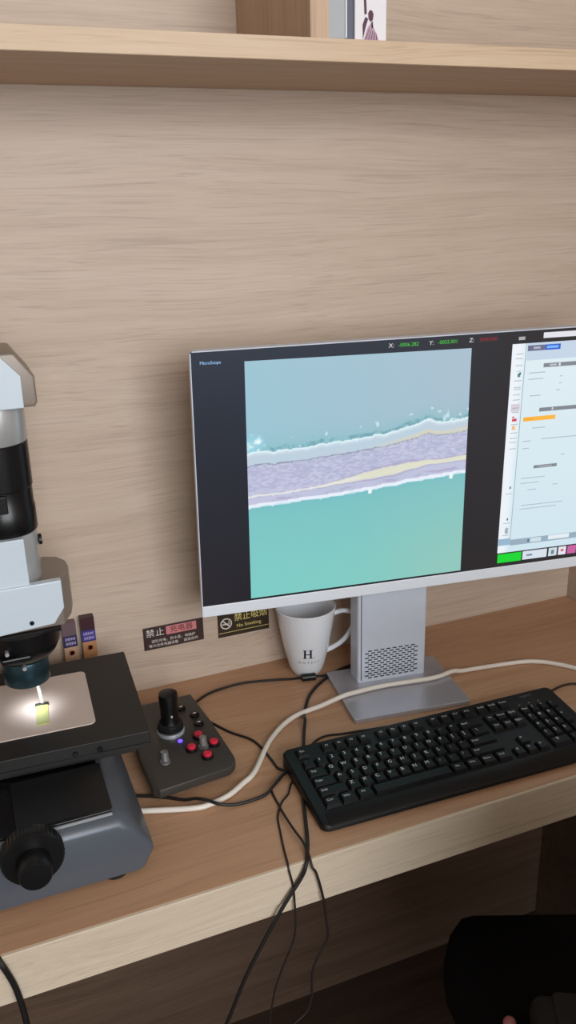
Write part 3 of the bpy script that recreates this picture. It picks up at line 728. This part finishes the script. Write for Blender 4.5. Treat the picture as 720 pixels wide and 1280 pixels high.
# ------------------------------------------------------------------ stickers on the wall
sg = thing('sign', 'dark brown prohibition sticker with a pink panel on the wall', 'sign', (.0472, -.0001, .0905))
RX = (PI/2, 0, 0)
obj('plate', box(-.0505, .0505, -.0012, 0, -.0200, .0205, .0004), M['signbrown'], sg)
obj('pink_panel', box(-.0125, .0385, -.0015, -.0008, .0025, .0175), M['pink'], sg)
text('jz', M['white'], sg, (-.0310, -.0016, .0090), RX); text('cdq', M['maroon'], sg, (.0130, -.0019, .0100), RX)
text('small1', M['white'], sg, (-.0010, -.0016, -.0058), RX); text('small2', M['white'], sg, (-.0180, -.0016, -.0138), RX); text('small3', M['white'], sg, (.028, -.0016, -.0138), RX)
sg = thing('sign', 'black no smoking sticker with yellow characters beside the mug', 'sign', (.1683, -.0001, .0885))
obj('plate', box(-.0455, .0455, -.0012, 0, -.0225, .0235, .0004), M['signblack'], sg)
obj('gold_line', box(-.0440, .0440, -.0014, -.0010, -.0150, -.0142), M['yellow'], sg)
bm = bmesh.new(); n = 32
for i in range(n):
    a0, a1 = 2*PI*i/n, 2*PI*(i+1)/n
    bm.faces.new([bm.verts.new((r*math.cos(a), -.0016, r*math.sin(a))) for r, a in ((.0102, a0), (.0102, a1), (.0082, a1), (.0082, a0))])
bm.faces.new([bm.verts.new((x, -.0016, z)) for x, z in ((-.0070, .0055), (-.0055, .0070), (.0070, -.0055), (.0055, -.0070))])
obj('no_smoking_ring', bm, M['white'], sg, (-.0310, 0, .0020))
bm = flat([[(-.0068, -.0012), (.0040, -.0012), (.0040, .0010), (-.0068, .0010)], [(.0046, -.0012), (.0060, -.0012), (.0060, .0010), (.0046, .0010)], [(.0046, .0016), (.0060, .0016), (.0054, .0050), (.0040, .0062)]])
obj('cigarette_symbol', bm, M['white'], sg, (-.0310, -.0009, .0010))
text('jzxy', M['yellow'], sg, (.0130, -.0016, .0095), RX); text('nosmoking', M['yellow'], sg, (.0090, -.0016, -.0055), RX)

# ------------------------------------------------------------------ two small cartons behind the stage
def snack(x, h, label, dark, mid, low, wv):
    b = thing('snack_carton', label, 'box', (x, -.0142, 0), 0, 'slim cartons behind the stage')
    obj('body', box(-.0105, .0105, 0, .0135, 0, h, .0006), low, b)
    def sh(z0, z1, m, n): obj(n, box(-.01065, .01065, -.0002, .0137, z0, z1), m, b)
    sh(h-.0215, h+.0002, dark, 'top_band'); sh(h-.0410, h-.0215, mid, 'name_band')
    bm = bmesh.new()
    for r in range(2):                     # the unreadable name: two lines of strokes
        zc = h-.0270-r*.0078
        for i in range(7):
            xx = -.0078+i*.0023+(.0004 if r else 0); hh = .0020+.0012*hash2(i+r*9, 3); sk_ = .0007
            bm.faces.new([bm.verts.new((x_, -.0006, z_)) for x_, z_ in ((xx, zc-hh), (xx+.0009, zc-hh), (xx+.0009+sk_, zc+hh), (xx+sk_, zc+hh))])
            if i < 6: bm.faces.new([bm.verts.new((x_, -.0006, z_)) for x_, z_ in ((xx+.0008, zc-.0004), (xx+.0024, zc-.0002), (xx+.0024, zc+.0005), (xx+.0008, zc+.0003))])
    obj('name_strokes', bm, wv, b)
    bm = bmesh.new()
    for i in range(3): bm.faces.new([bm.verts.new((xx, -.0006, z)) for xx, z in ((-.004+i*.0022, h-.054-.002*(i % 2)), (.0005+i*.002, h-.055), (.002+i*.0015, h-.049), (-.003+i*.002, h-.047))])
    obj('picture_patch', bm, M['boxred'], b)
snack(-.1190, .1525, 'mauve and navy slim carton, left of the two behind the stage', M['boxgrey'], M['boxnavy'], M['boxpeach'], M['lilac'])
snack(-.0905, .1560, 'maroon and violet slim carton, right of the two behind the stage', M['boxdark'], M['boxblue'], M['boxtan'], M['lilac'])

# ------------------------------------------------------------------ cables
def cable(name, label, pts, r, m, n=10):
    o = obj(name, tube(pts, r, n, 7), m, loc=T(0, 0, 0), smooth=True); return tag(o, label, 'cable')
cable('cable', 'thick white cable sweeping across the desk in front of the monitor stand',
      [(-.1300, -.285, .0042), (-.108, -.2930, .0042), (-.0785, -.3040, .0042), (-.0193, -.3244, .0042), (.0044, -.326, .0042), (.0325, -.3188, .0042), (.0586, -.3027, .0042), (.0827, -.2845, .0042),
       (.1302, -.2225, .0042), (.1809, -.1832, .0044), (.2349, -.1740, .0070), (.2720, -.1710, .0125), (.2924, -.1690, .0125), (.3493, -.1700, .0125), (.4316, -.1815, .0125), (.4720, -.1760, .0122), (.4920, -.1740, .0070), (.529, -.1745, .0044), (.6014, -.1858, .0042),
       (.6269, -.1958, .0042), (.6481, -.2113, .0042), (.6734, -.2418, .0042), (.7004, -.2878, .0042), (.74, -.33, .0042)], .0038, M['whitecable'], 12)
cable('cable', 'thick black cable running under the keyboard and down over the desk edge',
      [(.3600, -.0730, .0026), (.3397, -.0730, .0026), (.3006, -.0830, .0026), (.2549, -.1110, .0026), (.2264, -.1397, .0026), (.2010, -.1830, .0026), (.1930, -.2060, .0120), (.1830, -.2250, .0028), (.1650, -.265, .0026), (.1500, -.300, .0026), (.1330, -.335, .0026), (.1121, -.3959, .0026), (.0975, -.4381, .0026),
       (.0860, -.4640, .0026), (.0800, -.4735, -.0030), (.0726, -.4745, -.0180), (.0443, -.476, -.0565), (-.0002, -.476, -.1332), (-.0317, -.476, -.2047), (-.0563, -.476, -.254), (-.09, -.47, -.32)], .0024, M['blackcable'])
fc = thing('cable', 'black cable with a ferrite lump, lying in front of the white mug', 'cable', (0, 0, 0))
obj('sheath', tube([(.3420, -.0840, .0022), (.3066, -.0840, .0022), (.2780, -.0880, .004), (.2620, -.0890, .0066), (.2500, -.0865, .0066), (.2390, -.0840, .0066), (.2230, -.0740, .003), (.1964, -.0640, .0022), (.1422, -.0520, .0022), (.0905, -.0577, .0022), (.0614, -.0735, .0024), (.0500, -.0850, .0040), (.0430, -.0935, .0080)], .0020, 10, 7), M['blackcable'], fc, smooth=True)
obj('ferrite_lump', tube([(.2620, -.0890, .0068), (.2610, -.0888, .0068), (.2395, -.0842, .0068), (.2385, -.0840, .0068)], lambda t: .0062 if .02 < t < .98 else .0048, 16, 3, False), M['blackplastic'], fc, smooth=True)
cable('cable', 'thin dark cable leaving the right side of the joystick box',
      [(.0500, -.1150, .006), (.0570, -.1300, .003), (.0640, -.1430, .0022), (.0815, -.1769, .0022), (.1040, -.2072, .0022), (.1120, -.2355, .0022), (.1150, -.2700, .0022), (.1170, -.2900, .0022), (.1300, -.3010, .0022)], .0019, M['blackcable'])
cable('cable', 'black cable from the microscope base, crossing over the white cable',
      [(-.1200, -.2500, .0030), (-.0911, -.2640, .0026), (-.0804, -.2674, .0026), (-.0465, -.2860, .0026), (-.0250, -.3020, .0035), (-.0110, -.3130, .0090), (.0010, -.3240, .0108), (.0158, -.3365, .0085), (.0392, -.3397, .0035), (.0754, -.3369, .0026), (.0940, -.3276, .0062), (.1080, -.3157, .0068), (.1200, -.3060, .0050), (.1350, -.2980, .0030)], .0022, M['blackcable'])
cable('cable', 'thin dark cable looping out beside the keyboard and hanging longest over the edge',
      [(.1330, -.2950, .0017), (.1180, -.3040, .0017), (.1080, -.3130, .0017), (.0940, -.3240, .0017), (.0900, -.3335, .0017), (.0887, -.3672, .0017), (.0860, -.3900, .0072), (.0870, -.4200, .0074), (.0890, -.4430, .0070), (.0880, -.4640, .0045), (.0880, -.4755, -.0060), (.0935, -.4745, -.0180), (.1016, -.474, -.0556), (.1055, -.474, -.0916), (.1074, -.474, -.1262), (.0937, -.474, -.1523), (.0856, -.474, -.1757), (.0838, -.474, -.216), (.0766, -.474, -.2378), (.0617, -.474, -.249), (.0388, -.474, -.269), (.02, -.474, -.31)], .0016, M['browncable'])
cable('cable', 'thinnest grey-brown cable hanging over the desk edge, between the two dark ones',
      [(.1300, -.3180, .0014), (.1190, -.3290, .0014), (.1090, -.3450, .0014), (.0948, -.3576, .0014), (.0801, -.3806, .0014), (.072, -.4099, .0014), (.0645, -.4424, .0014), (.0605, -.463, .0015), (.0590, -.4712, -.0030), (.0636, -.4712, -.0287), (.065, -.4720, -.0578), (.0643, -.474, -.0916), (.0594, -.474, -.1154), (.0456, -.474, -.1487), (.0337, -.474, -.1835), (.0256, -.474, -.2303), (.0219, -.474, -.2748), (.02, -.474, -.33)], .0013, M['browncable'])
cable('cable', 'thin black cable curving out behind the left part of the keyboard',
      [(.1750, -.2710, .0017), (.1785, -.2604, .0017), (.187, -.2520, .0017), (.1989, -.2460, .0017), (.2136, -.2440, .0017), (.2346, -.2490, .0017), (.261, -.2530, .0017), (.2784, -.2560, .0017), (.3046, -.2600, .0017), (.331, -.2700, .0017)], .0016, M['blackcable'])
cable('cable', 'thin dark cable leaving the far right end of the keyboard',
      [(.5720, -.2900, .0060), (.5835, -.2818, .003), (.5989, -.2782, .0022), (.6145, -.2745, .0022), (.6322, -.2744, .0022), (.6432, -.2786, .0022), (.6629, -.2936, .0022), (.70, -.33, .0022)], .0018, M['browncable'])
cable('cable', 'black cable hanging past the desk front below the microscope',
      [(-.62, -.380, .0036), (-.48, -.430, .0036), (-.36, -.445, .0036), (-.3000, -.452, .0036), (-.2810, -.4640, .0030), (-.2735, -.4745, -.0050), (-.2690, -.4745, -.0200), (-.2643, -.4740, -.0400), (-.2612, -.474, -.0640), (-.2593, -.474, -.0918), (-.2591, -.474, -.132), (-.26, -.474, -.20)], .0035, M['blackcable'])

# ------------------------------------------------------------------ chair tucked under the desk
ch = thing('chair', 'black upholstered chair seat pushed under the right half of the desk', 'chair', (.508, -.652, -Z0), -.39)
zs = Z0-.30
half = [(.205, .228), (.224, .222), (.246, .192), (.261, .150), (.263, .110), (.245, .030), (.220, -.10), (.195, -.19), (.15, -.23)]
seat = prism(half[::-1]+[(-x, y) for x, y in half], zs-.070, zs, 'Z', .018, 5)
obj('seat', seat, M['chairfabric'], ch, smooth=True)
obj('seat_pan', box(-.17, .17, -.16, .17, zs-.090, zs-.074, .004), M['blackplastic'], ch)
obj('shading_backrest', prism(rrect(-.20, .20, zs+.08, zs+.60, .08, 7), -.285, -.235, 'Y', .018, 4), M['chairfabric'], ch, smooth=True)  # unseen back, added and raised to shade the right of the desk front
obj('back_support', box(-.04, .04, -.300, -.284, zs-.085, zs+.30, .004), M['blackplastic'], ch)
obj('support_arm', box(-.04, .04, -.300, -.15, zs-.095, zs-.083, .003), M['blackplastic'], ch)
obj('gas_lift', lathe([(.045, zs-.125), (.045, zs-.090)], 24), M['blackplastic'], ch)
obj('lift_rod', lathe([(.025, .11), (.025, zs-.125)], 24), M['tubesilver'], ch)
obj('hub', lathe([(.05, .065), (.05, .115), (.035, .125)], 24), M['blackplastic'], ch, smooth=True)
for i in range(5):
    a = 2*PI*i/5+.3; lg = obj('leg', tube([(.03*math.cos(a), .03*math.sin(a), .095), (.15*math.cos(a), .15*math.sin(a), .085), (.27*math.cos(a), .27*math.sin(a), .065)], lambda t: .022-.008*t, 10, 4), M['blackplastic'], ch, smooth=True)
    obj('caster', lathe([(.020, -.011), (.026, -.008), (.026, .008), (.020, .011)], 20, 'Y', cx=.27*math.cos(a), cy=.27*math.sin(a), cz=.026), M['rubber'], lg, smooth=True)
p = thing('pouch', 'dark grey cloth pouch lying on the black chair seat', 'pouch', (.384, -.607, -.30), -.5)
obj('body', prism(rrect(-.040, .048, -.07, .055, .016, 4), 0, .042, 'Z', .014, 4, .12), M['pouch'], p, smooth=True)
obj('flap', prism(rrect(-.010, .030, -.060, .046, .008, 3), .0405, .0455, 'Z', .0015), M['pouch'], p, smooth=True)
bl = tag(obj('ball', lathe([(.0009, -.0089)]+[(.009*math.cos(a), .009*math.sin(a)) for a in [math.radians(d) for d in range(-70, 80, 10)]]+[(.0009, .0089)], 20), M['pinktag'], loc=T(.3370, -.5560, -.2910), smooth=True), 'small dusty pink ball on the chair seat beside the pouch', 'ball')
